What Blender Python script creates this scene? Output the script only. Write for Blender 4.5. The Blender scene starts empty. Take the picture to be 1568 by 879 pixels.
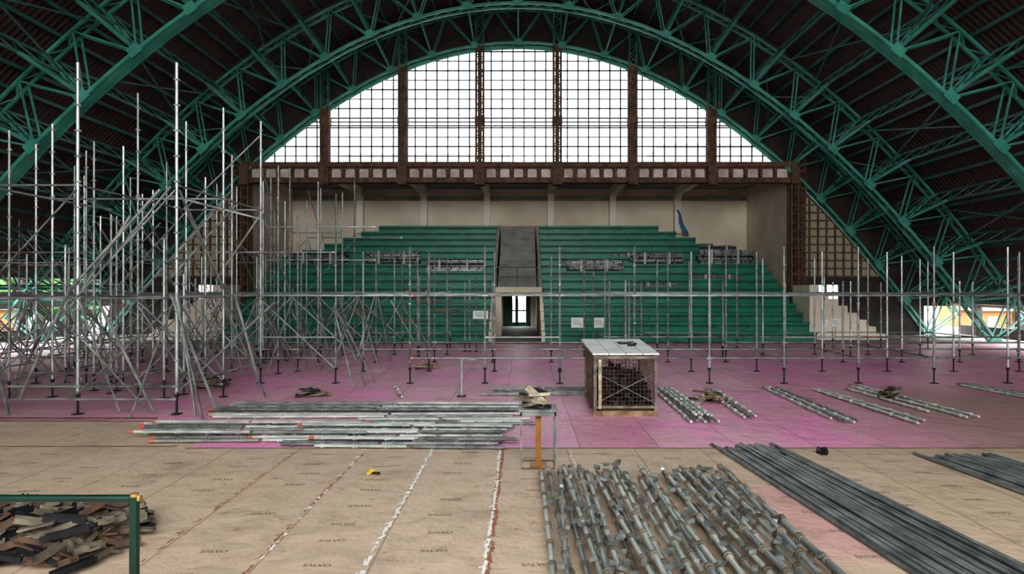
import bpy, math, random, bmesh, bisect
from mathutils import Vector, Matrix
random.seed(7)
scene=bpy.context.scene
CX=-0.15
# ---------------------------------------------------------------- materials
def nodes_of(m):
    m.use_nodes=True
    nt=m.node_tree
    return nt, nt.nodes.get('Principled BSDF')
def mat(name,c,rough=0.6,metal=0.0,var=0.25,scale=3.0,bump=0.0,c2=None,detail=6):
    m=bpy.data.materials.new(name)
    nt,b=nodes_of(m)
    tc=nt.nodes.new('ShaderNodeTexCoord')
    nz=nt.nodes.new('ShaderNodeTexNoise'); nz.inputs['Scale'].default_value=scale; nz.inputs['Detail'].default_value=detail
    nt.links.new(tc.outputs['Object'],nz.inputs['Vector'])
    rp=nt.nodes.new('ShaderNodeValToRGB')
    if c2 is None:
        a=[max(0,x*(1-var)) for x in c]; bb=[min(1,x*(1+var)) for x in c]
    else: a=c; bb=c2
    rp.color_ramp.elements[0].position=0.35; rp.color_ramp.elements[1].position=0.65
    rp.color_ramp.elements[0].color=(*a,1); rp.color_ramp.elements[1].color=(*bb,1)
    nt.links.new(nz.outputs['Fac'],rp.inputs['Fac'])
    nt.links.new(rp.outputs['Color'],b.inputs['Base Color'])
    b.inputs['Roughness'].default_value=rough; b.inputs['Metallic'].default_value=metal
    if bump>0:
        bp=nt.nodes.new('ShaderNodeBump'); bp.inputs['Strength'].default_value=bump; bp.inputs['Distance'].default_value=0.05
        nt.links.new(nz.outputs['Fac'],bp.inputs['Height']); nt.links.new(bp.outputs['Normal'],b.inputs['Normal'])
    return m
M_green=mat('teal_steel_paint',(0.03,0.18,0.135),0.42,0.0,0.3,1.5,c2=(0.065,0.29,0.22))
M_greend=mat('dark_teal_paint',(0.01,0.075,0.058),0.55,0.0,0.4,1.5,c2=(0.03,0.15,0.115))
M_rust=mat('rusty_brown_steel',(0.05,0.028,0.018),0.75,0.0,0.4,4,c2=(0.15,0.08,0.045))
M_dark=mat('dark_brown_cladding',(0.016,0.013,0.011),0.8,0.0,0.4,2,c2=(0.04,0.028,0.022))
M_galv=mat('galvanised_steel',(0.20,0.215,0.205),0.42,0.6,0.3,3,c2=(0.42,0.44,0.42))
M_galvd=mat('dull_steel',(0.11,0.115,0.105),0.45,0.5,0.3,5,c2=(0.26,0.27,0.25))
M_tube=mat('dark_grey_tube_steel',(0.13,0.145,0.14),0.40,0.4,0.3,3,c2=(0.30,0.32,0.31))
M_black=mat('black_iron',(0.012,0.012,0.013),0.6,0.2,0.4,8)
M_red=mat('faded_orange_paint',(0.42,0.12,0.08),0.5)
M_cream=mat('cream_plaster',(0.62,0.53,0.41),0.85,0,0.1,0.5,0.1,c2=(0.78,0.69,0.55))
M_col=mat('pale_column_plaster',(0.78,0.73,0.62),0.8,0,0.1,0.6,0.1,c2=(0.88,0.83,0.72))
M_conc=mat('grey_concrete',(0.27,0.26,0.23),0.85,0,0.2,1.5)
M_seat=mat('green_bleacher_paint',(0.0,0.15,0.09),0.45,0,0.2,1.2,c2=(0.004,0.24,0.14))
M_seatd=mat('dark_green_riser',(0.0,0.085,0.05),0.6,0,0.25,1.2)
M_wood=mat('rough_timber',(0.16,0.09,0.045),0.8,0,0.3,6,0.3,c2=(0.38,0.25,0.14))
M_wood2=mat('grey_timber',(0.22,0.18,0.13),0.8,0,0.3,6,0.3,c2=(0.5,0.42,0.3))
M_scrapa=mat('greyish_brown_scrap',(0.08,0.065,0.045),0.6,0.2,0.3,5,0.2,c2=(0.24,0.20,0.145))
M_scrapb=mat('rusted_scrap',(0.06,0.035,0.024),0.7,0.1,0.3,5,0.2,c2=(0.15,0.085,0.05))
M_white=mat('white_board',(0.74,0.76,0.70),0.6,0,0.1,3)
M_amber=mat('amber_painted_post',(0.26,0.11,0.018),0.4,0.2,0.2,4)
M_frame=mat('window_bar_grey',(0.10,0.11,0.115),0.6,0,0.2,4)
M_rail=mat('dark_green_rail',(0.003,0.028,0.018),0.3,0.1,0.2,3)
M_brass=mat('brass_cap',(0.4,0.26,0.10),0.4,0.6,0.2,3)
M_pane=mat('milky_panel',(0.40,0.33,0.28),0.6,0,0.2,1.5,c2=(0.66,0.58,0.52))
M_ground=mat('outdoor_ground',(0.16,0.15,0.12),0.9,0,0.2,0.2)
M_leaf=mat('foliage',(0.010,0.045,0.006),0.8,0,0.5,1.6,0.4,c2=(0.055,0.13,0.018))
M_bldg=mat('pale_building',(0.6,0.5,0.4),0.9,0,0.2,0.3)
M_ochre=mat('ochre_kiosk',(0.22,0.11,0.04),0.9,0,0.2,0.8)
M_stamp=mat('stencil_ink',(0.15,0.105,0.08),0.9,0,0.3,14,c2=(0.36,0.26,0.18))
M_tapew=mat('white_tape',(0.85,0.82,0.76),0.6,0,0.15,12)
M_tapeb=mat('brown_tape',(0.33,0.13,0.07),0.7,0,0.3,12)
M_yellow=mat('yellow_strap',(0.6,0.4,0.03),0.6)
M_tag=mat('greyish_tag',(0.5,0.45,0.43),0.6)
M_blue=mat('faded_blue_sheet',(0.06,0.15,0.24),0.7)

M_roof=bpy.data.materials.new('brown_corrugated_roof')
nt,b=nodes_of(M_roof)
tc=nt.nodes.new('ShaderNodeTexCoord'); wv=nt.nodes.new('ShaderNodeTexWave'); wv.wave_type='BANDS'; wv.bands_direction='Y'
wv.inputs['Scale'].default_value=1.2; wv.inputs['Distortion'].default_value=0.3
nt.links.new(tc.outputs['Object'],wv.inputs['Vector'])
bp=nt.nodes.new('ShaderNodeBump'); bp.inputs['Strength'].default_value=0.8; bp.inputs['Distance'].default_value=0.1
nt.links.new(wv.outputs['Fac'],bp.inputs['Height']); nt.links.new(bp.outputs['Normal'],b.inputs['Normal'])
nz=nt.nodes.new('ShaderNodeTexNoise'); nz.inputs['Scale'].default_value=0.5
rp=nt.nodes.new('ShaderNodeValToRGB'); rp.color_ramp.elements[0].color=(0.022,0.014,0.012,1); rp.color_ramp.elements[1].color=(0.065,0.035,0.028,1)
nt.links.new(tc.outputs['Object'],nz.inputs['Vector']); nt.links.new(nz.outputs['Fac'],rp.inputs['Fac']); nt.links.new(rp.outputs['Color'],b.inputs['Base Color'])
b.inputs['Roughness'].default_value=0.8

def glass(name,col,tfac):
    m=bpy.data.materials.new(name); m.use_nodes=True; nt=m.node_tree; nt.nodes.clear()
    o=nt.nodes.new('ShaderNodeOutputMaterial'); mx=nt.nodes.new('ShaderNodeMixShader')
    t=nt.nodes.new('ShaderNodeBsdfTransparent'); t.inputs['Color'].default_value=(*col,1)
    tr=nt.nodes.new('ShaderNodeBsdfTranslucent')
    nz=nt.nodes.new('ShaderNodeTexNoise'); nz.inputs['Scale'].default_value=1.2
    rp=nt.nodes.new('ShaderNodeValToRGB'); rp.color_ramp.elements[0].color=(*[c*0.8 for c in col],1); rp.color_ramp.elements[1].color=(*col,1)
    nt.links.new(nz.outputs['Fac'],rp.inputs['Fac']); nt.links.new(rp.outputs['Color'],tr.inputs['Color'])
    mx.inputs['Fac'].default_value=tfac
    nt.links.new(t.outputs[0],mx.inputs[1]); nt.links.new(tr.outputs[0],mx.inputs[2]); nt.links.new(mx.outputs[0],o.inputs['Surface'])
    return m
M_glass=glass('frosted_daylight_glass',(0.34,0.355,0.36),0.3)
M_dirty=glass('dirty_brown_glass',(0.014,0.013,0.009),0.7)

class Nt:
    def __init__(s,m):
        m.use_nodes=True; s.nt=m.node_tree; s.b=s.nt.nodes.get('Principled BSDF')
    def m(s,op,a,b=None,c=None):
        n=s.nt.nodes.new('ShaderNodeMath'); n.operation=op
        for i,v in enumerate((a,b,c)):
            if v is None: continue
            if isinstance(v,(int,float)): n.inputs[i].default_value=v
            else: s.nt.links.new(v,n.inputs[i])
        return n.outputs[0]
    def noise(s,vec,scale,detail=5,rough=0.5,w=None):
        n=s.nt.nodes.new('ShaderNodeTexNoise'); n.inputs['Scale'].default_value=scale; n.inputs['Detail'].default_value=detail; n.inputs['Roughness'].default_value=rough
        s.nt.links.new(vec,n.inputs['Vector']); return n.outputs['Fac']
    def mix(s,f,a,b,mode='MIX'):
        n=s.nt.nodes.new('ShaderNodeMix'); n.data_type='RGBA'; n.blend_type=mode
        for sock,v in ((n.inputs[0],f),(n.inputs[6],a),(n.inputs[7],b)):
            if isinstance(v,(int,float)): sock.default_value=v
            elif isinstance(v,tuple): sock.default_value=(*v,1)
            else: s.nt.links.new(v,sock)
        return n.outputs[2]
    def smooth(s,v,lo,hi):
        n=s.nt.nodes.new('ShaderNodeMapRange'); n.interpolation_type='SMOOTHSTEP'
        s.nt.links.new(v,n.inputs[0]); n.inputs[1].default_value=lo; n.inputs[2].default_value=hi
        return n.outputs[0]
def floor_mat(name,pink):
    m=bpy.data.materials.new(name); N=Nt(m); nt=N.nt
    tc=nt.nodes.new('ShaderNodeTexCoord'); P=tc.outputs['Object']
    sp=nt.nodes.new('ShaderNodeSeparateXYZ'); nt.links.new(P,sp.inputs[0]); X,Y=sp.outputs[0],sp.outputs[1]
    wob=N.noise(P,0.8,2)
    Xw=N.m('ADD',X,N.m('MULTIPLY',N.m('SUBTRACT',wob,0.5),0.05))
    if pink:
        cx=N.m('DIVIDE',N.m('ADD',Xw,0.32),1.24); cy=N.m('DIVIDE',Y,2.45)
    else:
        cx=N.m('DIVIDE',N.m('ADD',Xw,0.32),1.03); cy=N.m('DIVIDE',N.m('ADD',Y,0.4),14.0)
    fx=N.m('ABSOLUTE',N.m('SUBTRACT',N.m('FRACT',cx),0.5)); fy=N.m('ABSOLUTE',N.m('SUBTRACT',N.m('FRACT',cy),0.5))
    sx=N.m('GREATER_THAN',fx,0.489); sy=N.m('GREATER_THAN',fy,0.494)
    seam=N.m('MAXIMUM',sx,sy) if pink else sx
    cb=nt.nodes.new('ShaderNodeCombineXYZ'); nt.links.new(N.m('FLOOR',cx),cb.inputs[0]); nt.links.new(N.m('FLOOR',cy),cb.inputs[1])
    wn=nt.nodes.new('ShaderNodeTexWhiteNoise'); nt.links.new(cb.outputs[0],wn.inputs['Vector']); cell=wn.outputs['Value']
    n1=N.noise(P,0.35,4,0.6); n2=N.noise(P,3.0,8,0.65); n3=N.noise(P,14,4)
    if pink:
        base=N.mix(cell,(0.76,0.31,0.45),(0.86,0.43,0.56))
        base=N.mix(N.m('MULTIPLY',N.smooth(n1,0.50,0.60),0.7),base,(0.95,0.27,0.60))
        t=N.m('MULTIPLY',N.smooth(n2,0.48,0.68),0.5)
        base=N.mix(t,base,(0.62,0.43,0.37))
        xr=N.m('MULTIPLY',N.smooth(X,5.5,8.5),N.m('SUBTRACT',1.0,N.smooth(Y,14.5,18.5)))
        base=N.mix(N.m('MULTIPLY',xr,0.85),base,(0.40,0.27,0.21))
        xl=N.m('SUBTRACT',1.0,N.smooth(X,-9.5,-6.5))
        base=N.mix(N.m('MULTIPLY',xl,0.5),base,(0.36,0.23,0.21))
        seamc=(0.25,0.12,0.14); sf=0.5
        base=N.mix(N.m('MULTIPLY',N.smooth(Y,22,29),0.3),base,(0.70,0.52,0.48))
    else:
        base=N.mix(n1,(0.52,0.385,0.265),(0.70,0.53,0.38))
        base=N.mix(N.m('MULTIPLY',cell,0.25),base,(0.52,0.39,0.30))
        base=N.mix(N.m('MULTIPLY',N.smooth(n2,0.46,0.72),0.45),base,(0.40,0.27,0.17))
        xr=N.m('MULTIPLY',N.smooth(X,2.7,3.0),N.m('SUBTRACT',1.0,N.smooth(X,3.9,4.1)))
        xr=N.m('MULTIPLY',xr,N.m('MULTIPLY',N.smooth(Y,6.0,6.6),N.m('SUBTRACT',1.0,N.smooth(Y,8.3,8.7))))
        base=N.mix(N.m('MULTIPLY',xr,0.55),base,(0.70,0.33,0.36))
        seamc=(0.25,0.15,0.09); sf=0.6
    dirt=N.noise(P,0.9,7,0.72)
    base=N.mix(N.m('MULTIPLY',N.smooth(dirt,0.5,0.74),0.6),base,(0.25,0.18,0.125))
    spots=N.noise(P,6.0,3,0.5)
    base=N.mix(N.m('MULTIPLY',N.smooth(spots,0.66,0.74),0.5),base,(0.16,0.11,0.08))
    col=N.mix(N.m('MULTIPLY',seam,sf),base,seamc)
    nt.links.new(col,N.b.inputs['Base Color'])
    rr=nt.nodes.new('ShaderNodeMapRange'); nt.links.new(n2,rr.inputs[0]); rr.inputs[3].default_value=0.36 if pink else 0.45; rr.inputs[4].default_value=0.62 if pink else 0.75
    nt.links.new(rr.outputs[0],N.b.inputs['Roughness'])
    bp=nt.nodes.new('ShaderNodeBump'); bp.inputs['Strength'].default_value=0.7; bp.inputs['Distance'].default_value=0.07
    nt.links.new(N.m('ADD',N.noise(P,2.5,3),N.m('MULTIPLY',n3,0.2)),bp.inputs['Height']); nt.links.new(bp.outputs['Normal'],N.b.inputs['Normal'])
    return m
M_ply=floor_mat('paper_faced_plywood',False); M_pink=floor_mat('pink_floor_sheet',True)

# ---------------------------------------------------------------- mesh builder
class MB:
    def __init__(s): s.v=[];s.f=[];s.mi=[]
    def tube(s,p0,p1,r,n=6,m=0,cap=True):
        p0=Vector(p0);p1=Vector(p1);d=p1-p0
        if d.length<1e-5:return
        d.normalize()
        a=Vector((0,0,1)) if abs(d.z)<0.9 else Vector((1,0,0))
        u=d.cross(a).normalized();w=d.cross(u)
        b=len(s.v)
        for p in(p0,p1):
            for i in range(n):
                t=2*math.pi*(i+.5)/n; s.v.append(tuple(p+u*(r*math.cos(t))+w*(r*math.sin(t))))
        for i in range(n):
            j=(i+1)%n; s.f.append((b+i,b+j,b+n+j,b+n+i)); s.mi.append(m)
        if cap:
            s.f.append(tuple(b+i for i in range(n))[::-1]); s.mi.append(m)
            s.f.append(tuple(b+n+i for i in range(n))); s.mi.append(m)
    def beam(s,p0,p1,w,h,m=0,up=(0,0,1)):
        p0=Vector(p0);p1=Vector(p1);d=(p1-p0)
        if d.length<1e-5:return
        d.normalize();up=Vector(up)
        if abs(d.dot(up))>0.95: up=Vector((0,1,0))
        u=d.cross(up).normalized();k=u.cross(d)
        b=len(s.v)
        for p in(p0,p1):
            for a,c in((-1,-1),(1,-1),(1,1),(-1,1)): s.v.append(tuple(p+u*(a*w/2)+k*(c*h/2)))
        for q in((0,1,5,4),(1,2,6,5),(2,3,7,6),(3,0,4,7),(3,2,1,0),(4,5,6,7)): s.f.append(tuple(b+i for i in q)); s.mi.append(m)
    def box(s,x0,x1,y0,y1,z0,z1,m=0):
        b=len(s.v)
        for z in(z0,z1):
            for x,y in((x0,y0),(x1,y0),(x1,y1),(x0,y1)): s.v.append((x,y,z))
        for q in((3,2,1,0),(4,5,6,7),(0,1,5,4),(1,2,6,5),(2,3,7,6),(3,0,4,7)): s.f.append(tuple(b+i for i in q)); s.mi.append(m)
    def quad(s,a,b_,c,d,m=0):
        b=len(s.v); s.v+= [tuple(a),tuple(b_),tuple(c),tuple(d)]; s.f.append((b,b+1,b+2,b+3)); s.mi.append(m)
    def obj(s,name,mats,smooth=False,parent=None):
        me=bpy.data.meshes.new(name); me.from_pydata(s.v,[],s.f)
        for m in mats: me.materials.append(m)
        me.polygons.foreach_set('material_index',s.mi)
        if smooth: me.polygons.foreach_set('use_smooth',[True]*len(s.f))
        me.update(); o=bpy.data.objects.new(name,me); scene.collection.objects.link(o)
        if parent: o.parent=parent
        return o

# ---------------------------------------------------------------- floor
fl=MB()
def fz(x0,x1,y0,y1,m): fl.box(x0,x1,y0,y1,-0.2,0,m)
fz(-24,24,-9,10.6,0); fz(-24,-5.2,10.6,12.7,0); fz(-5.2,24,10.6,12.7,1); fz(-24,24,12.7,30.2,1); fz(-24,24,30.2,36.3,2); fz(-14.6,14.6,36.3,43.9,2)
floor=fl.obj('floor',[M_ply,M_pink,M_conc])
e=MB(); e.box(-5.2,24,10.57,10.60,0,0.005); e.box(-24,-5.2,12.68,12.72,0,0.006); e.box(-22,22,30.15,30.25,0,0.03)
e.tube((-24,12.95,.014),(-6.9,12.95,.014),.014,6); e.box(-24,-5.4,10.68,10.71,0,.006)
e.obj('floor_edge_strip',[M_rust],parent=floor)
g=MB(); g.box(-120,120,-60,160,-0.5,-0.22); g.obj('ground',[M_ground])
tp=MB()
def tape(x,y0,y1,w,mi,dens=0.85):
    y=y0; dr=0
    while y<y1:
        l=random.uniform(0.02,0.10)
        dr+=random.uniform(-.005,.005); dr*=.97
        if random.random()<dens:
            a0=random.uniform(0.15,.55)*w; a1=random.uniform(0.15,.55)*w; c=random.uniform(-0.2,0.2)*w
            xx=x+dr+c; s0=random.uniform(-.008,.008)
            tp.quad((xx-a0,y,.004),(xx+a0,y,.004),(xx+a1+s0,y+l,.005),(xx-a1+s0,y+l,.005),mi)
            if random.random()<.2: tp.quad((xx-a0-.03,y,.004),(xx-a0-.005,y+.01,.004),(xx-a0-.01,y+.04,.004),(xx-a0-.035,y+.03,.004),mi)
        y+=l*random.uniform(0.7,1.15)
tape(-1.37,3.5,10.5,0.055,0,0.82); tape(-0.32,3.5,10.5,0.042,0,0.85); tape(-0.32+0.032,3.5,10.5,0.045,1,0.9)
tape(-2.40,3.5,10.5,0.04,0,0.40); tape(-2.39,3.5,10.5,0.035,1,0.45); tape(0.76,3.5,10.5,0.035,0,0.4); tape(-3.43,3.5,10.4,0.025,1,0.4)
tp.obj('seam_tape',[M_tapew,M_tapeb],parent=floor)
cu=bpy.data.curves.new('stencil','FONT'); cu.body='SALVO'; cu.size=0.085; cu.align_x='CENTER'; cu.materials.append(M_stamp); cu.offset=0.003
for i in range(-9,10):
    for j in range(0,13):
        x=-0.32+1.03*(i+0.5)+random.uniform(-.08,.08); y=3.9+j*0.55+(0.27 if i%2 else 0)+random.uniform(-.08,.08)
        if y>10.3 or (0.2<x<2.9 and y<9.3) or random.random()<0.1: continue
        o=bpy.data.objects.new('plywood_stamp',cu); o.location=(x,y,0.003); o.rotation_euler=(0,0,random.uniform(-.06,.06)); o.parent=floor
        scene.collection.objects.link(o)

# ---------------------------------------------------------------- arch trusses
def arch(x): return 15.2-(x*x)/30.2
L=[0];xs=[i*0.01 for i in range(0,2141)]
for a,bb in zip(xs,xs[1:]): L.append(L[-1]+math.hypot(bb-a,arch(bb)-arch(a)))
def atlen(l): return xs[min(len(xs)-1,bisect.bisect_left(L,l))]
NP=12; step=L[-1]/NP
halfn=[atlen(step*i) for i in range(NP+1)]
nodesx=[-x for x in halfn[:0:-1]]+halfn
def off(x,d):
    nx=2*x/30.2; n=math.hypot(nx,1); return (CX+x+d*nx/n, arch(x)+d/n)
YS=[35.7,30.75,22.4,14.0,5.6,-3.0]
OFFT=2.0
def P3(x,d,y): a=off(x,d); return Vector((a[0],y,a[1]))
fine=[]
for a,bb in zip(nodesx,nodesx[1:]):
    for k in range(4): fine.append(a+(bb-a)*k/4)
fine.append(nodesx[-1])
for ai,Y in enumerate(YS):
    t=MB(); hw=0.26
    for d,s in((0,0.11),(OFFT-0.15,0.09)):
        for sy in(-hw,hw):
            for a,bb in zip(nodesx,nodesx[1:]):
                m_=(a+bb)/2
                t.beam(P3(a,d,Y+sy),P3(m_,d,Y+sy),s,s,0,(0,1,0)); t.beam(P3(m_,d,Y+sy),P3(bb,d,Y+sy),s,s,0,(0,1,0))
        for k,(a,bb) in enumerate(zip(fine,fine[1:])):
            sg=1 if k%2 else -1
            t.beam(P3(a,d,Y+sg*hw),P3(bb,d,Y-sg*hw),0.06,0.03,0)
    if ai in(2,3):
        for a,bb in zip(fine,fine[1:]): t.beam(P3(a,-.04,Y),P3(bb,-.04,Y),0.03,0.30,0,(0,1,0))
    for k,a in enumerate(nodesx):
        for sy in (-hw*0.8,hw*0.8):
            t.beam(P3(a,0,Y+sy),P3(a,OFFT-0.15,Y+sy),0.065,0.065,0,(0,1,0))
            if k<len(nodesx)-1:
                bb=nodesx[k+1]; m_=(a+bb)/2
                t.beam(P3(a,0,Y+sy),P3(m_,OFFT-0.15,Y+sy),0.055,0.055,0,(0,1,0)); t.beam(P3(bb,0,Y+sy),P3(m_,OFFT-0.15,Y+sy),0.055,0.055,0,(0,1,0))
        pa=P3(a-.17,0.02,Y-hw-.075); pb=P3(a+.17,0.02,Y-hw-.075); t.beam(pa,pb,0.02,0.34,0)
    t.obj('arch_truss',[M_green])
for bi in range(len(YS)-1):
    Y1,Y0=YS[bi],YS[bi+1]; t=MB(); n=max(4,int(round((Y1-Y0)/1.05))); dy=(Y1-Y0)/n
    for a in nodesx[1:-1]:
        dt,db=OFFT-0.1,OFFT-0.85
        t.beam(P3(a,dt,Y0),P3(a,dt,Y1),0.08,0.08,0); t.beam(P3(a,db,Y0),P3(a,db,Y1),0.08,0.08,0)
        for k in range(n):
            y=Y0+k*dy
            t.beam(P3(a,db,y),P3(a,dt,y+dy/2),0.045,0.045,0); t.beam(P3(a,dt,y+dy/2),P3(a,db,y+dy),0.045,0.045,0)
        kb=min(2.1,(Y1-Y0)/2)
        t.beam(P3(a,0.05,Y1),P3(a,db,Y1-kb),0.09,0.09,1); t.beam(P3(a,0.05,Y0),P3(a,db,Y0+kb),0.09,0.09,1)
        t.beam(P3(a,0.6,Y1),P3(a,0.6+0.35,Y1-kb*0.55),0.045,0.045,0); t.beam(P3(a,0.6,Y0),P3(a,0.95,Y0+kb*0.55),0.045,0.045,0)
    for k in range(1,len(nodesx)-2,2):
        a,bb=nodesx[k],nodesx[k+1]
        t.beam(P3(a,OFFT-0.85,Y0),P3(bb,OFFT-0.85,Y1),0.05,0.05,0); t.beam(P3(bb,OFFT-0.85,Y0),P3(a,OFFT-0.85,Y1),0.05,0.05,0)
    for a,bb in zip(nodesx,nodesx[1:]):
        for q in (0.33,0.66):
            m_=a+(bb-a)*q; t.beam(P3(m_,OFFT,Y0),P3(m_,OFFT,Y1),0.07,0.12,0)
    t.obj('roof_purlins',[M_greend,M_green])
r=MB(); prev=None
for i in range(-48,49):
    x=i*0.45; p=off(x,OFFT+0.15); lim=3.3 if x<0 else 1.6
    if p[1]<lim-.4: continue
    if prev:
        r.quad((prev[0],-9,prev[1]),(p[0],-9,p[1]),(p[0],36.3,p[1]),(prev[0],36.3,prev[1]))
        r.quad((prev[0],-9,prev[1]+.1),(prev[0],36.3,prev[1]+.1),(p[0],36.3,p[1]+.1),(p[0],-9,p[1]+.1))
    prev=p
r.obj('ceiling_vault',[M_roof])
for sx in(-1,1):
    w=MB(); X=sx*23.4
    w.box(X-.12,X+.12,-9,36.3,-0.2,0.5); w.box(X-.12,X+.12,-9,12,.5,3.4 if sx<0 else 1.7)
    for k in range(0,15):
        y=-7+k*3; w.box(X-.15,X+.15,y-.15,y+.15,-0.2,3.4 if sx<0 else 1.7)
    w.box(X-.1,X+.1,-9,36.3,1.5,2.2 if sx<0 else 1.6)
    w.obj('wall_left' if sx<0 else 'wall_right',[M_dark])
# unseen wall added behind the camera, its opening sized to limit light
fw=MB()
x=-24.0
while x<24.0:
    x2=x+0.5; top=lambda q: max(0.05,17.5-(q*q)/35.5)
    if abs((x+x2)/2)<11:
        fw.quad((x2,-9,0),(x,-9,0),(x,-9,5.6),(x2,-9,5.6)); fw.quad((x2,-9,arch(x2)-1),(x,-9,arch(x)-1),(x,-9,top(x)),(x2,-9,top(x2)))
    else: fw.quad((x2,-9,0),(x,-9,0),(x,-9,top(x)),(x2,-9,top(x2)))
    x=x2
fw.obj('light_limiting_wall',[M_dark])

# ---------------------------------------------------------------- end wall, windows
YW=36.0; ZB=8.9
gb=MB()
x=-24.0
while x<24.0:
    x2=x+0.5
    zt_=lambda q: 17.5-(q*q)/35.5
    def zb_(q): return max(2.6 if abs(q)<21 else 1.5,arch(q)-.15)
    if max(zt_(x),zt_(x2))>1.6: gb.quad((CX+x,YW+.1,zb_(x)),(CX+x2,YW+.1,zb_(x2)),(CX+x2,YW+.1,max(zb_(x2),zt_(x2))),(CX+x,YW+.1,max(zb_(x),zt_(x))))
    x=x2
for s in(-1,1):
    def bx(a,b_,z0,z1): gb.box(min(CX+s*a,CX+s*b_),max(CX+s*a,CX+s*b_),YW,YW+.15,z0,z1)
    bx(14.4,15.6,0,3.05); bx(16.9,21.4,0,3.05); bx(15.6,16.9,2.6,3.05); bx(15.6,16.9,0,1.2)
    gb.box(min(CX+s*16.2,CX+s*16.28),max(CX+s*16.2,CX+s*16.28),YW,YW+.1,1.2,2.6)
gb.obj('wall_gable',[M_dark])
cols=[-10.2,-6.15,-2.15,1.88,5.8,9.9]
edges=[-13.55]+cols+[13.3]
for wi in range(7):
    a,bb=edges[wi],edges[wi+1]; w=MB()
    n=max(1,int(round((bb-a)/0.585)))
    for k in range(n+1):
        x=a+(bb-a)*k/n; zt=arch(x-CX)-.1
        if zt>ZB+.05: w.beam((x,YW,ZB),(x,YW,zt),0.07,0.05,0)
    z=ZB; k=0
    while z<15:
        xl=math.sqrt(max(0,(15.1-z)*30.2)); x0=max(a,CX-xl); x1=min(bb,CX+xl)
        if x1-x0>0.1: w.beam((x0,YW,z),(x1,YW,z),0.05,0.05 if k%2 else 0.07,0)
        z+=0.5; k+=1
    x=a
    while x<bb-1e-6:
        x2=min(bb,x+0.25); z1=max(ZB,arch(x-CX)-.1); z2=max(ZB,arch(x2-CX)-.1)
        w.quad((x,YW+.02,ZB),(x2,YW+.02,ZB),(x2,YW+.02,z2),(x,YW+.02,z1),1); x=x2
    w.obj('window_%d'%(wi+1),[M_frame,M_glass])
tr=MB()
x=-13.9
while x<13.9:
    tr.beam((CX+x,YW-.15,arch(x)-.1),(CX+x+.5,YW-.15,arch(x+.5)-.1),0.2,0.13,0,(0,1,0)); x+=0.5
tr.obj('trim_1',[M_green])
for x in cols:
    c=MB(); za=arch(x-CX); zt=za+1.9; y=YW-.45
    for dx in(-.19,.19):
        for dyy in(-.14,.14): c.beam((x+dx,y+dyy,ZB),(x+dx,y+dyy,za),0.1,0.1,0 ); c.beam((x+dx,y+dyy,za),(x+dx,y+dyy,zt),0.09,0.09,1)
    z=ZB; s=1
    while z<zt-.3:
        mi=0 if z<za else 1
        c.beam((x-.17*s,y-.16,z),(x+.17*s,y-.16,z+.35),0.05,0.03,mi,(0,1,0)); c.beam((x-.17*s,y+.16,z+.35),(x+.17*s,y+.16,z),0.05,0.03,mi,(0,1,0)); z+=.35; s=-s
    c.box(x-.1,x+.1,y-.1,y+.1,ZB,za,0)
    c.box(x-.26,x+.26,y-.2,y+.25,10.95,11.35,0)
    c.obj('window_column',[M_rust,M_greend])
cw=MB()
for z in(10.95,11.15,11.35):
    xl=math.sqrt((15.0-z)*30.2); cw.tube((CX-xl,YW-.2,z),(CX+xl,YW-.2,z),0.04)
cw.obj('window_catwalk_rail',[M_frame])
gbm=MB(); x0,x1=-14.35,14.2; yf=YW-.6
gbm.box(x0,x1,yf-.12,YW,8.72,8.97,0); gbm.box(x0,x1,yf-.02,YW,7.92,8.14,0); gbm.box(x0,x1,yf+.12,YW,8.10,8.74,0)
xe=[x0]+cols+[x1]
for a,bb in zip(xe,xe[1:]):
    n=5
    gbm.box(a-.24,a+.24,yf-.16,YW,7.8,8.99,0)
    ia,ib=a+.24,bb-.24; w=(ib-ia)/n
    for k in range(n):
        p=ia+w*k; gbm.box(p-.04,p+.04,yf+.02,YW-.4,8.1,8.74,0)
        c=p+w/2; hw=w/2-.12; b0=len(gbm.v); ring=[(c-hw,8.2),(c+hw,8.2),(c+hw,8.56),(c+hw-.05,8.63),(c-hw+.05,8.63),(c-hw,8.56)]
        gbm.v+=[(px,yf+.10,pz) for px,pz in ring]; gbm.f.append(tuple(range(b0,b0+len(ring)))); gbm.mi.append(1)
gbm.box(x1-.22,x1+.22,yf-.16,YW,7.85,8.99,0)
gbm.obj('gallery_beam',[M_rust,M_pane])
for s,x in((-1,-14.6),(1,14.45)):
    c=MB()
    for dx in(-.35,0,.35):
        c.beam((x+dx,YW-.4,0),(x+dx,YW-.4,9.2),0.1,0.1,0); c.beam((x+dx,YW-.05,0),(x+dx,YW-.05,9.2),0.1,0.1,0)
    z=0
    while z<9: c.beam((x-.4,YW-.42,z),(x+.4,YW-.42,z),0.05,0.06,0); c.beam((x-.35,YW-.42,z),(x+.35,YW-.42,z+.45),0.05,0.03,0,(0,1,0)); z+=.45
    c.box(x-.4,x+.42,YW+.02,YW+.06,0,9.1,1)
    c.obj('laced_side_column',[M_rust,M_dark])
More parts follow.
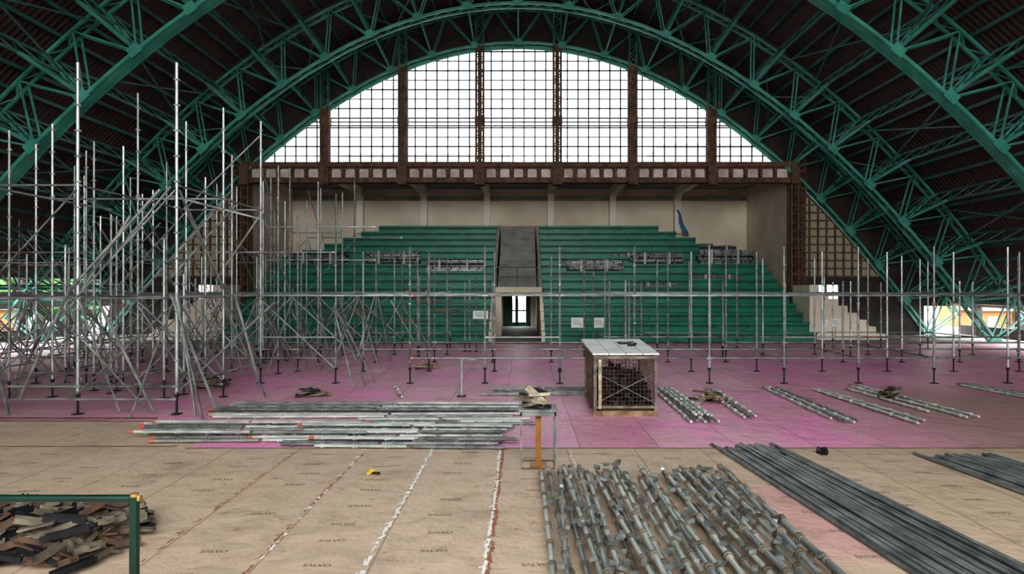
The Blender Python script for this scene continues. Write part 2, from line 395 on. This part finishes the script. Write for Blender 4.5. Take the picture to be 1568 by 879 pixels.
for s in(-1,1):
    g=MB(); zb=3.05; a=14.9
    while a<20:
        b2=a+0.45; z1=arch(a)-.15; z2=arch(b2)-.15
        if z2<zb: break
        X1,X2=CX+s*a,CX+s*b2
        g.quad((X1,YW+.02,zb),(X2,YW+.02,zb),(X2,YW+.02,z2),(X1,YW+.02,z1),1)
        g.beam((X1,YW-.02,zb),(X1,YW-.02,z1),0.09,0.09,0)
        a=b2
    z=zb
    while z<8:
        xl=math.sqrt((15.05-z)*30.2); g.beam((CX+s*14.9,YW-.02,z),(CX+s*min(xl,19.6),YW-.02,z),0.08,0.08,0); z+=.42
    g.obj('window_8' if s<0 else 'window_9',[M_rust,M_dirty])

# ---------------------------------------------------------------- room behind bleachers
YB=43.6
bw=MB(); dx0,dx1=-1.15,0.6
bw.box(-14.6,dx0,YB,YB+.25,0,8.9); bw.box(dx1,14.4,YB,YB+.25,0,8.9); bw.box(dx0,dx1,YB,YB+.25,2.05,8.9)
bw.obj('wall_back',[M_cream])
for nm,x in(('wall_bleacher_left',-14.75),('wall_bleacher_right',14.4)):
    w=MB(); w.box(x,x+.2,YW+.2,YB+.25,0,8.9); w.obj(nm,[M_cream])
s_=MB(); s_.box(-14.8,14.7,YW+.16,YB+.3,8.75,9.0)
s_.obj('ceiling_soffit',[M_conc])
for x in cols:
    c=MB(); c.box(x-.2,x+.2,YB-.5,YB,5.9,8.45)
    c.box(x-.18,x+.18,YW+.2,YB-.5,8.3,8.75)
    c.beam((x,YB-.5,8.0),(x,YB-1.0,8.35),.36,.12,0)
    c.obj('concrete_column',[M_col])
tb=MB(); tb.box(-14.5,14.3,YB-.15,YB,8.0,8.25); tb.obj('trim_2',[M_conc])
d=MB(); y=YB+.05
for a,bb in((dx0,-.28),(-.28,dx1)):
    d.box(a,a+.09,y,y+.06,0,2.05); d.box(bb-.09,bb,y,y+.06,0,2.05); d.box(a,bb,y,y+.06,1.95,2.05); d.box(a,bb,y,y+.06,0,.25)
    d.box(a,bb,y,y+.05,.95,1.03)
    d.box((a+bb)/2-.02,(a+bb)/2+.02,y+.01,y+.05,.25,1.95)
d.box(dx0+.05,-.55,y+.01,y+.03,0.2,2.0); d.box(.3,.55,y+.01,y+.03,0.2,2.0)
d.obj('door_1',[M_seatd])

# ---------------------------------------------------------------- bleachers
bl=MB(); NR=15; run=.8; rise=.42; Yf=31.3
half={9:13.3,10:12.4,11:11.4,12:10.6,13:9.6,14:8.7}
TX0,TX1=-1.35,0.95
for i in range(NR):
    y0=Yf+i*run; z=(i+1)*rise; h=half.get(i,13.7)
    for a,bb in((-h-.15,TX0-.16),(TX1+.16,h-.15)):
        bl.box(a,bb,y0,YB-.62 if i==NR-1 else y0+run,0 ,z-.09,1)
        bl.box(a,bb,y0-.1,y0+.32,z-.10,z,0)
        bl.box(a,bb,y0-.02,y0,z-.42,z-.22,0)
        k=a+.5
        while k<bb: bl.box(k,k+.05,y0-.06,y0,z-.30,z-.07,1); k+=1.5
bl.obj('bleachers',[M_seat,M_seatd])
cs=MB()
for i in range(5,NR):
    for h_ in (0,1):
        y0=Yf+i*run+h_*run/2; z=(i+0.5+h_*0.5)*rise+.02
        cs.box(TX0+.13,TX1-.13,y0,y0+run/2 if not(i==NR-1 and h_) else YB-.02,max(2.5,z-.6),z,0)
cs.box(TX0+.13,TX1-.13,Yf+3.55,YB-.02,2.35,2.5,0)
cs.obj('central_stair',[M_conc])
po=MB()
for X1,X2 in((TX0-.15,TX0+.02),(TX1-.02,TX1+.15)):
    for i in range(0,5): po.box(X1,X2,Yf+i*run-.1,Yf+(i+1)*run-.1,0,min(2.3,(i+1)*rise+.05),0)
    po.box(X1,X2,Yf+3.9,YB-.02,0,2.3,1)
    for i in range(5,NR): po.box(X1,X2,Yf+i*run,Yf+(i+1)*run-.02,2.3,(i+1)*rise+.02,1)
po.box(TX0-.1,TX1+.1,Yf+3.2,Yf+3.5,2.22,2.5,0)
po.box(TX0+.02,TX0+.35,Yf+3.6,Yf+3.8,0,2.22,0)
po.obj('tunnel_portal',[M_cream,M_conc])
rl=MB()
for x in(TX0+.1,-.2,TX1-.1): rl.tube((x,Yf+3.4,2.5),(x,Yf+3.4,3.5),0.03)
for z in(3.0,3.5): rl.tube((TX0+.1,Yf+3.4,z),(TX1-.1,Yf+3.4,z),0.03)
rl.obj('portal_railing',[M_frame])
for s in(-1,1):
    st=MB()
    for k in range(8):
        a=13.8+k*.45; z=2.6-k*.33
        X1,X2=(CX+s*a,CX+s*(a+.45))
        if s<0:X1-=.2;X2-=.2
        st.box(min(X1,X2),max(X1,X2),32.3,34.3,0,z,0)
    st.obj('side_staircase',[M_cream])
def bundle_on(name,xc,i,w,n=9,jit=.15):
    p=MB(); z=(i+1)*rise; y=Yf+i*run
    for k in range(n):
        zz=z+.04+(k//5)*.085; yy=y-.02+.085*(k%5)+random.uniform(-.01,.02); o=random.uniform(-jit,jit)
        mm=random.choice((0,0,1,2)); p.tube((xc-w/2+o,yy,zz),(xc+w/2+o,yy,zz),0.042,6,mm)
        q=xc-w/2+o+.2
        while q<xc+w/2+o: p.tube((q,yy,zz),(q+.06,yy,zz),0.055,6,random.choice((0,2))); q+=.5
    for q in(-.3,.2): p.box(xc+q*w,xc+q*w+.12,y-.09,y+.36,z,z+.08*(n//5)+.06,3)
    p.obj(name,[M_galvd,M_galv,M_black,M_tag])
for px,i,w,n in((488,8,3.0,35),(602,8,2.8,40),(697,7,3.0,35),(912,7,2.8,35),(1008,8,2.7,35),(1112,8,2.9,45),(1010,5,2.2,10),(640,4,2.0,10),(985,9,3,10),(500,9,2.2,15),(1100,10,2.0,15),(590,9,2.0,15),(1100,6,2.5,10)):
    Yk=Yf+i*run; bundle_on('seat_pipe_bundle',(px-798)/1045*Yk,i,w,n)
# loose debris on the lower rows
for px,i in((655,3),(690,2),(560,2),(975,2),(625,1)):
    y=Yf+i*run; xc=(px-798)/1045*y; z=(i+1)*rise; p=MB()
    for k in range(16):
        a=random.uniform(-.5,.5); x=xc+random.uniform(-.5,.5); l=random.uniform(.1,.35); zz=z+.02+random.random()*.12
        p.beam((x-l,y+.1-a*.1,zz),(x+l,y+.1+a*.1,zz+random.uniform(0,.06)),.07,.03,random.randrange(3))
    p.obj('timber_offcuts',[M_wood,M_scrapa,M_scrapb])
# faded blue sheet hung over the top right corner
bs=MB(); pv=None
for k in range(9):
    xx=9.75+.05*math.sin(k*1.1)+k*.05; zz=7.35-k*.2; ww=.14+.03*k; cu_=((xx,YB-.75-.04*math.sin(k*.9),zz),(xx+ww,YB-.72+.03*math.sin(k),zz))
    if pv: bs.quad(pv[0],pv[1],cu_[1],cu_[0])
    pv=cu_
bs.obj('blue_sheet',[M_blue])

# ---------------------------------------------------------------- scaffolding
sc=MB()
R=0.028
def post(x,y,top,jack=.35):
    R=0.034 if y<14 else 0.028
    sc.tube((x,y,jack),(x,y,top),R,7,3 if random.random()<.35 else 0); sc.tube((x,y,0.02),(x,y,jack+.05),R*.75,6,1); sc.box(x-.08,x+.08,y-.08,y+.08,0,.02,1)
    sc.tube((x,y,jack),(x,y,jack+.06),R*1.6,6,1)
    z=.55
    while z<top-.05: sc.tube((x,y,z),(x,y,z+.03),R*1.8,8,0); z+=.5
    if random.random()<.06: sc.tube((x,y,2.0),(x,y,2.1),R*1.3,6,2)
def led(p0,p1,r=.022,red=.04):
    sc.tube(p0,p1,r,6,3 if random.random()<.4 else 0)
    p0=Vector(p0);p1=Vector(p1);d=(p1-p0).normalized()
    if random.random()<red: sc.tube(p0+d*.06,p0+d*.16,r*1.5,6,2)
    sc.tube(p0,p0+d*.07,r*1.7,6,0); sc.tube(p1-d*.07,p1,r*1.7,6,0)
rowsR=[17.7,20.2,22.7,25.2,27.7]
colsX=[1.0+1.94*n for n in range(-11,9)]
for ri,y in enumerate(rowsR):
    for xi,x in enumerate(colsX):
        xx=x+(0.15 if ri%2 else 0)
        if ri>=3 and abs(xx)<2.2: continue
        if x<-5.5:
            top=random.choice([6.4,6.9,6.0,4.6]) if x>-9 else random.choice([3.6,4.6,5.6,6.2,3.5])
            if ri==0 and x>-9: top=6.8
        else: top=3.54 if random.random()<.8 or ri==0 else 2.7
        post(xx,y+random.uniform(-.04,.04),top)
        if xi+1<len(colsX):
            x2=colsX[xi+1]+(0.15 if ri%2 else 0)
            if not(ri>=3 and abs(x2)<2.2):
                led((xx,y,2.28),(x2,y,2.28))
                if random.random()<.9: led((xx,y,.66),(x2,y,.66))
                if ri==0 and random.random()<.3: led((xx,y,1.2),(x2,y,1.2))
                if -9.5<x<-6.7 and random.random()<.5: led((xx,y,4.5),(x2,y,4.5))
                if x<-6.7 and random.random()<.35: led((xx,y,3.4),(x2,y,3.4))
        if ri+1<len(rowsR) and random.random()<.8:
            y2=rowsR[ri+1]; led((xx,y,2.28),(x+(0 if ri%2 else .15),y2,2.28))
            if random.random()<.6: led((xx,y,.66),(x+(0 if ri%2 else .15),y2,.66))
for k in range(16):
    x=random.uniform(-4.5,12.5); y=random.choice((21.4,24,26.4))
    if abs(x)<1.6: continue
    post(x,y,random.choice((3.54,2.7,2.9)))
rowsL=[13.4,15.5,17.7]
colL=[x for x in colsX if x<-5.9 and x>-19]
for ri,y in enumerate(rowsL[:2]):
    for x in colL:
        top=6.9 if x>-9.5 else random.choice([6.2,5.2,4.2,6.2])
        if ri==1 and x>-7: top=6.57
        post(x,y,top); y2=rowsL[ri+1]
        for z in(.55,2.28,4.5):
            if z==4.5 and (top<4.6 or random.random()<.5): continue
            led((x,y,z),(x,y2,z),.022,.15)
            if x+1.94<-5.9 and not(z==4.5 and ri==0 and x>-9): led((x,y,z),(x+1.94,y,z),.022,.15)
        if x>-9.5: led((x,y,.3),(x-1.94,y,.3))
for k in range(34):
    x=random.uniform(-14,-6.6); y=random.uniform(14,26); post(x,y,random.choice((2.8,3.6,4.2,5.4,6.0,6.4)))
for x in colsX:
    if x>-4.5: continue
    for y in [13.4,15.5]+rowsR:
        if y<17 and x>-6: continue
        for z0,z1 in((.4,2.2),(2.3,4.4),(4.5,6.4)):
            pr=.8 if z0<2 else (.55 if z0<4 else .08)
            if z0>2 and x>-6.7: continue
            if random.random()<pr:
                s=random.choice((-1,1))
                if x>-6.5 and s>0: s=-1
                sc.tube((x,y-.05,z0),(x+1.94*s,y-.05,z1),.021,6,random.choice((0,3)))
            if random.random()<pr*.7 :
                sc.tube((x+.05,y,z1),(x+.05,y+2.2,z0),.021,6,random.choice((0,3)))
        for q in range(3):
            if random.random()<.75 and x<-4:
                dx=random.uniform(.4,1.3)*random.choice((1,1,-1)); dyy=random.uniform(-.9,.5)
                sc.tube((x,y,2.2+random.uniform(-.5,.3)),(x+dx,y+dyy,.03),.022,6,random.choice((0,3)))
        if random.random()<.6 and x<-6:
            dx=random.uniform(-1.5,1.5); sc.tube((x,y,random.uniform(1.4,2.4)),(x+dx,y+random.uniform(-.8,.8),.03),.021,6,3)
def W(px,py,Y): return ((px-798)/1045*Y,Y,2.5+(439.5-py)/1045*Y)
for a,bb,y in(((245,290),(110,440),13.3),((360,315),(262,425),15.4),((262,452),(332,628),13.35),((360,450),(398,590),15.4),((398,330),(330,430),17.6),((108,440),(30,610),13.3),((155,470),(235,628),13.3),((200,330),(108,470),13.5),((262,300),(398,335),15.0),((262,285),(180,385),14.5)):
    sc.tube(W(*a,y),W(*bb,y),.027,7,0)
sc.obj('scaffolding',[M_galv,M_black,M_red,M_galvd],smooth=False)
sp=MB(); x,y=(707-798)/1045*15.6,15.6
sp.tube((x,y,0.01),(x,y,.86),.028,8,0); sp.tube((x-.02,y,.84),(x+.35,y,.84),.022,6,0); sp.box(x-.1,x+.1,y-.1,y+.1,0,.02,1)
sp.obj('stub_post',[M_galv,M_black])
def notice(px,py,Y,w,h):
    p=W(px,py,Y); n=MB(); n.box(p[0]-w/2,p[0]+w/2,Y-.05,Y-.035,p[2]-h/2,p[2]+h/2,0)
    for k in range(4): n.box(p[0]-w*.38,p[0]+w*(.1+.08*k),Y-.052,Y-.05,p[2]+h*(.25-.15*k),p[2]+h*(.29-.15*k),1)
    n.tube((p[0],Y-.03,0.0),(p[0],Y-.03,p[2]+h/2),.012,5,1)
    n.obj('paper_notice',[M_white,M_frame])
notice(736,482,25.0,.55,.3); notice(884,494,27.4,.5,.4); notice(918,494,27.4,.45,.4); notice(1262,494,27.4,.25,.25); notice(1279,494,27.4,.35,.3)

# ---------------------------------------------------------------- pipe piles on the floor
def std_pipe(b,p0,p1,r=.027,sp=.5,ph=.2,m=0,redend=True,ring=1.6,rm=None,cap=2):
    b.tube(p0,p1,r,10,m); p0=Vector(p0);p1=Vector(p1);d=p1-p0;Ln=d.length;d.normalize();t=ph
    while t<Ln-.09:
        b.tube(p0+d*t,p0+d*(t+.035),r*ring,8,m if rm is None else rm); b.tube(p0+d*(t+.05),p0+d*(t+.075),r*(ring*.85),8,m if rm is None else rm); t+=sp
    if redend: b.tube(p0-d*.05,p0+d*.03,r*1.1,8,cap)
def xpile(name,pxl,pxr,yf,yb,n,red=.4,layers=1):
    b=MB(); Y0=2612.5/(yf-439.5); Y1=2612.5/(yb-439.5)
    for l in range(layers):
        nn=n if l==0 else int(n*.4)
        for k in range(nn):
            Y=Y0+(Y1-Y0)*(k+.5)/nn+random.uniform(-.03,.03); kk=Y/1045
            a=(pxl-798)*kk+random.uniform(-.25,.25); c=(pxr-798)*kk+random.uniform(-.2,.2)
            z=.05+l*.08; sl=random.uniform(-.07,.07)
            mid=a+(c-a)*random.uniform(.45,.6)
            std_pipe(b,(a,Y-sl,z),(mid-.03,Y,z),.025,.5,random.uniform(.1,.4),random.choice((0,3,3,1)),random.random()<red)
            std_pipe(b,(mid+.03,Y,z),(c,Y+sl,z),.025,.5,random.uniform(.1,.4),random.choice((0,3,3,1)),random.random()<red*.3)
    b.obj(name,[M_galv,M_galvd,M_red,M_pale])
M_pale=mat('pale_greenish_zinc',(0.36,0.39,0.34),0.45,0.3,0.3,3,c2=(0.60,0.62,0.56))
xpile('pipe_stack',222,548,682,650,6,.5,layers=2)
xpile('pipe_stack',455,780,691,657,8,.2,layers=2)
xpile('pipe_stack',340,800,643,622,7,.3,layers=2)
xpile('pipe_stack',545,815,654,644,3,.2)
xpile('pipe_stack',750,905,608,596,4,.1)
b=MB(); n=18
for k in range(n):
    x=.26+2.42*k/(n-1); sk=random.uniform(-.05,.05)
    e=9.15-abs(random.gauss(0,.12)); st=4.6
    std_pipe(b,(x+sk,e,.06),(x-sk*.5+.02,st,.06),.025,.5,random.uniform(.05,.45),random.choice((0,0,1,3)),random.random()<.4,1.7,1)
for k in range(n-6):
    x=.42+2.2*k/(n-7); sk=random.uniform(-.10,.10)
    e=9.0-abs(random.gauss(0,.25)); st=4.6
    std_pipe(b,(x+sk,e,.15),(x-sk,st,.15),.025,.5,random.uniform(.05,.45),random.choice((0,3,3)),random.random()<.15,1.7,1)
for k in range(5):
    x=.7+1.8*k/4; std_pipe(b,(x+random.uniform(-.1,.1),8.7-random.random()*.6,.24),(x+random.uniform(-.2,.2),4.9,.24),.025,.5,.2,random.choice((0,3)),False,1.7,1)
for k in range(140):
    x=random.uniform(.3,2.6); y=random.uniform(4.8,8.9); a=random.uniform(0,3.14)
    b.beam((x,y,.2),(x+.07*math.cos(a),y+.07*math.sin(a),.2+random.uniform(-.03,.03)),.045,.035,4)
b.obj('scaffold_standard_stack',[M_galv,M_scrapa,M_red,M_pale,M_galvd])
b=MB(); n=24
for k in range(n):
    t=k/(n-1); x0=3.0+.95*t; x1=3.35+1.1*t
    e=10.8-random.uniform(0,.7); b.tube((x0,e,.03),(x1+.15,4.6,.03),.022,8,k%4==0)
for k in range(18):
    t=k/17; b.tube((3.1+.85*t,10.5-random.random()*.9,.075),(3.5+1.0*t+random.uniform(-.05,.08),4.6,.075),.022,8,k%5==1)
b.obj('long_tube_stack',[M_tube,M_galvd])
b=MB()
for k in range(16):
    t=k/15; b.tube((5.85+1.0*t,10.2-random.random()*.4,.03),(6.2+1.1*t,6.2,.03),.022,8,k%4==0)
for k in range(10):
    t=k/9; b.tube((6.0+.8*t,10.0-random.random()*.4,.075),(6.4+.9*t,6.3,.075),.022,8,0)
b.obj('long_tube_stack',[M_tube,M_galvd])
for (xa,ya,xb,yb,n) in((3.45,16.4,3.42,12.4,5),(4.55,16.3,4.4,13.0,3),(6.1,16.6,6.05,12.5,4),(7.15,16.4,7.35,12.4,3),(8.3,17.0,8.6,13.0,3),(11.2,17.3,11.6,14,4),(-3.1,17.0,-2.6,15.0,1),(7.9,16.5,8.1,13.2,1)):
    b=MB()
    for k in range(n):
        o=(k-n/2)*.10; std_pipe(b,(xa+o+random.uniform(-.05,.05),ya+random.uniform(-.3,.2),.05),(xb+o*1.3,yb+random.uniform(-.2,.3),.05),.025,.5,random.uniform(.1,.4),k%2,random.random()<.15)
    if n>4:
        for k in range(n-2):
            o=(k-n/2+1)*.11; std_pipe(b,(xa+o,ya-.2,.13),(xb+o,yb+.3,.13),.025,.5,.3,0,False)
    b.obj('pipe_stack',[M_pale,M_galvd,M_red])
def scrap(name,cx,cy,rx,ry,n,h,lmin,lmax,mats,bias=None,wd=(.05,.12),ch=0):
    b=MB()
    for k in range(n):
        t=k/n; z=.04+h*t*random.uniform(.6,1); s=(1-t*.55)
        x=cx+random.uniform(-rx,rx)*s;y=cy+random.uniform(-ry,ry)*s
        a=random.uniform(0,math.pi) if bias is None else random.gauss(bias,.55)
        l=random.uniform(lmin,lmax)/2; tz=random.uniform(-.06,.06)
        dx,dy=math.cos(a)*l,math.sin(a)*l; mi=random.randrange(len(mats)); wdt=random.uniform(*wd)
        p0=Vector((x-dx,y-dy,max(.02,z-tz)));p1=Vector((x+dx,y+dy,max(.02,z+tz)))
        b.beam(p0,p1,wdt,random.uniform(.012,.03) if ch else random.uniform(.02,.05),mi)
        if ch and random.random()<.7:
            sd=Vector((-math.sin(a),math.cos(a),0))*wdt/2
            for q in(-1,1): b.beam(p0+sd*q+Vector((0,0,.02)),p1+sd*q+Vector((0,0,.02)),.008,.05,mi)
    b.obj(name,mats)
scrap('steel_scrap_pile',-4.75,6.6,1.1,.8,230,.34,.14,.42,[M_scrapa,M_scrapb,M_scrapa,M_scrapb,M_black],.6,(.05,.11),1)
scrap('timber_offcuts',4.15,14.9,.3,.6,12,.2,.3,.8,[M_wood2,M_wood,M_black],1.4)
scrap('coupler_heap',-4.8,15.6,.3,.25,22,.18,.1,.35,[M_black,M_wood,M_galvd])
scrap('coupler_heap',8.25,15.2,.25,.25,24,.25,.12,.35,[M_black,M_wood,M_scrapa])
scrap('black_bracket',4.5,10.2,.0,.0,4,.03,.12,.2,[M_black])
scrap('yellow_strap',-1.95,9.05,.06,.04,3,.01,.1,.22,[M_yellow,M_yellow,M_black],.3,(.02,.03))
scrap('timber_offcuts',-3.0,20.9,.3,.3,10,.2,.3,.9,[M_wood2,M_wood])
scrap('coupler_heap',-7.7,17.0,.4,.3,20,.2,.2,.5,[M_black,M_wood])

# ---------------------------------------------------------------- wire cage
c=MB(); x0,x1,y0,y1,zb,zt=1.43,2.6,13.2,15.0,.1,1.18
c.box(x0-.03,x1+.03,y0,y0+.1,0,.1,1); c.box(x0-.03,x1+.03,y1-.1,y1,0,.1,1); c.box(x0-.02,x1+.02,y0+.1,y1-.1,.1,.14,2)
for x in(x0,x1):
    for y in(y0,y1): c.box(x-.03,x+.03,y-.03,y+.03,.1,zt,0)
for z in(.18,zt-.04):
    c.beam((x0,y0,z),(x1,y0,z),.05,.05,0);c.beam((x0,y1,z),(x1,y1,z),.05,.05,0);c.beam((x0,y0,z),(x0,y1,z),.05,.05,0);c.beam((x1,y0,z),(x1,y1,z),.05,.05,0)
n=16
for k in range(1,n):
    x=x0+(x1-x0)*k/n
    for y in(y0,y1): c.tube((x,y,.15),(x,y,zt),.005,4,2)
for k in range(1,20):
    y=y0+(y1-y0)*k/20
    for x in(x0,x1): c.tube((x,y,.15),(x,y,zt),.005,4,2)
for k in range(1,14):
    z=.15+(zt-.15)*k/14
    for a,bb in(((x0,y0,z),(x1,y0,z)),((x0,y1,z),(x1,y1,z)),((x0,y0,z),(x0,y1,z)),((x1,y0,z),(x1,y1,z))): c.tube(a,bb,.005,4,2)
c.tube((x0,y0-.03,.25),(x1,y0-.03,.85),.009,6,6); c.tube((x1,y0-.03,.25),(x0,y0-.03,.85),.009,6,6); c.box(x0+.06,x0+.12,y0-.06,y0-.02,.15,1.1,3)
for k in range(4):
    a=x0-.06+k*.325; c.beam((a+.16,y0-.08,zt+.03),(a+.16-.05,y1+.05,zt+.16),.31,.03,4,(0,0,1))
for k in range(380):
    x=random.uniform(x0+.1,x1-.1);y=random.uniform(y0+.12,y1-.12);z=.17+random.random()*(.68-.3*abs((x-2.0)))
    a=random.uniform(0,6.28); c.beam((x,y,z),(x+.09*math.cos(a),y+.09*math.sin(a),z+random.uniform(-.03,.03)),.08,.08,5)
for k in range(12):
    x=random.uniform(1.95,2.3);y=random.uniform(14.0,14.6); c.beam((x,y,1.29),(x+.15,y+random.uniform(-.1,.1),1.31),.07,.06,5)
c.obj('wire_cage_crate',[M_scrapa,M_wood,M_rust,M_wood2,M_white,M_black,M_galvd])
# ---------------------------------------------------------------- work stand
t=MB(); tx0,tx1,ty0,ty1,tz=-.01,.48,9.35,9.8,.82
t.box(tx0-.02,tx1+.02,ty0-.02,ty1+.02,tz-.03,tz,0)
for x in(tx0,tx1-.02):
    for y in(ty0,ty1-.02): t.box(x,x+.02,y,y+.02,0,tz-.03,0)
for y in(ty0,ty1-.02): t.box(tx0+.02,tx1-.02,y,y+.02,.0,.02,1); t.box(tx0,tx1,y,y+.02,tz-.09,tz-.03,0)
t.box(tx0,tx0+.02,ty0+.02,ty1-.02,.0,.02,1); t.box(tx1-.02,tx1,ty0+.02,ty1-.02,.0,.02,1)
t.box(.2,.28,9.5,9.58,.0,tz-.03,2); t.box(.12,.36,9.44,9.66,0,.02,2)
t.obj('steel_work_stand',[M_galvd,M_scrapb,M_amber])
s_=MB()
for k in range(16):
    a=random.choice((2.2,2.5,.4,1.9))+random.uniform(-.2,.2); x=.2+random.uniform(-.08,.1);y=9.55+random.uniform(-.12,.12);z=tz+.025+k*.012; l=random.uniform(.08,.2)
    s_.beam((x-math.cos(a)*l,y-math.sin(a)*l,z+.0),(x+math.cos(a)*l,y+math.sin(a)*l,z+random.uniform(0,.05)),.06,.04,random.choice((0,1,2,2)))
s_.beam((.08,9.5,tz+.30),(.34,9.5,tz+.06),.11,.09,1); s_.beam((-.12,9.5,tz+.14),(.2,9.5,tz+.1),.08,.05,0)
s_.obj('timber_blocks',[M_scrapa,M_wood2,M_black])

# ---------------------------------------------------------------- foreground green guard rail
g=MB(); Y=4.0; k=Y/1045; xr=(206-798)*k; zr=2.5-(763-439.5)*k
g.tube((xr-4,Y,zr),(xr,Y,zr),.022,12,0); g.tube((xr,Y,0),(xr,Y,zr-.02),.028,12,0); g.tube((xr-2.4,Y,0),(xr-2.4,Y,zr),.028,12,0)
g.tube((xr,Y,zr-.03),(xr,Y,zr+.012),.031,12,0); g.tube((xr,Y,zr+.012),(xr,Y,zr+.03),.024,12,1); g.tube((xr+.02,Y,zr),(xr+.04,Y,zr),.02,10,1); g.tube((xr,Y,0),(xr,Y,.02),.09,12,0)
g.obj('guard_rail',[M_rail,M_brass],smooth=False)

# ---------------------------------------------------------------- outside
def tree(x,y,s,name='tree'):
    bm=bmesh.new()
    for k in range(12):
        m=Matrix.Translation((random.uniform(-1.8,1.8)*s,random.uniform(-2,2)*s,(1.2+random.uniform(0,3.0))*s))@Matrix.Scale(random.uniform(.7,1.3)*s,4)
        bmesh.ops.create_icosphere(bm,subdivisions=3,radius=1,matrix=m)
    for v in bm.verts: v.co+=Vector([random.uniform(-.16,.16)*s for _ in range(3)])
    n=len(bm.faces)
    bmesh.ops.create_cone(bm,cap_ends=True,segments=8,radius1=.3*s,radius2=.15*s,depth=2.4*s,matrix=Matrix.Translation((0,0,1.0*s)))
    me=bpy.data.meshes.new(name); bm.to_mesh(me); bm.free(); me.materials.append(M_leaf); me.materials.append(M_wood)
    for i,p in enumerate(me.polygons):
        if i>=n: p.material_index=1
    o=bpy.data.objects.new(name,me); o.location=(x,y,-.22); scene.collection.objects.link(o)
for x,y,s in((-32,23,1.3),(-33,28,1.4),(-34,33,1.5),(-32,38,1.3),(-38,44,1.7),(-44,36,1.8),(-31,44,1.2),(38,36,1.3),(46,48,1.5),(36,50,1.2),(33,43,1.0),(31,37,.8),(42,30,1.5),(40,42,1.5)): tree(x,y,s)
kk=MB()
for x0_,x1_,y0_,y1_,h in((30,33,46,49,2.6),(27,28.5,40,42,1.1),(34,38,33,35,1.5),(-29,-27.5,36,38,1.3),(-28,-26.8,30,31.5,1.0),(22,24.5,44,46,1.9),(16,20,48,52,1.9)):
    kk.box(x0_,x1_,y0_,y1_,-.22,h,0); kk.box(x0_-.2,x1_+.2,y0_-.2,y1_+.2,h,h+.12,1); kk.box(x0_+.3,x0_+.9,y0_-.04,y0_,-.2,h*.7,1)
kk.obj('kiosks',[M_ochre,M_conc])
def bld(x0,x1,y0,y1,h):
    b=MB(); b.box(x0,x1,y0,y1,-.3,h,0); b.box(x0-.4,x1+.4,y0-.4,y1+.4,h,h+.5,1)
    x=x0+1
    while x<x1-1.5:
        z=2
        while z<h-2: b.box(x,x+1.3,y0-.05,y0,z,z+1.5,1); z+=3.2
        x+=2.6
    b.obj('distant_building',[M_bldg,M_conc])
bld(-26,-2,100,112,21.5); bld(4,14,104,112,20.6); bld(20,40,98,110,22.5)

# ---------------------------------------------------------------- world + light
w=bpy.data.worlds.new('overcast_sky'); scene.world=w; w.use_nodes=True; nt=w.node_tree
bg=nt.nodes['Background']; tc=nt.nodes.new('ShaderNodeTexCoord'); sp=nt.nodes.new('ShaderNodeSeparateXYZ'); rp=nt.nodes.new('ShaderNodeValToRGB')
nt.links.new(tc.outputs['Generated'],sp.inputs[0]); nt.links.new(sp.outputs[2],rp.inputs['Fac']); nt.links.new(rp.outputs['Color'],bg.inputs['Color'])
rp.color_ramp.elements[0].color=(0.95,0.97,0.97,1); rp.color_ramp.elements[1].color=(0.88,0.94,1,1)
bg.inputs['Strength'].default_value=9.0
scene.view_settings.view_transform='Standard'
for lk in ('Medium High Contrast','Standard - Medium High Contrast'):
    try: scene.view_settings.look=lk; break
    except Exception: pass
scene.view_settings.exposure=0.75

cam=bpy.data.cameras.new('camera'); co=bpy.data.objects.new('camera',cam); scene.collection.objects.link(co)
co.location=(0,0,2.5); co.rotation_euler=(math.radians(90),0,0); cam.lens=24; cam.sensor_width=36; cam.shift_x=-0.0089; cam.clip_end=500
scene.camera=co
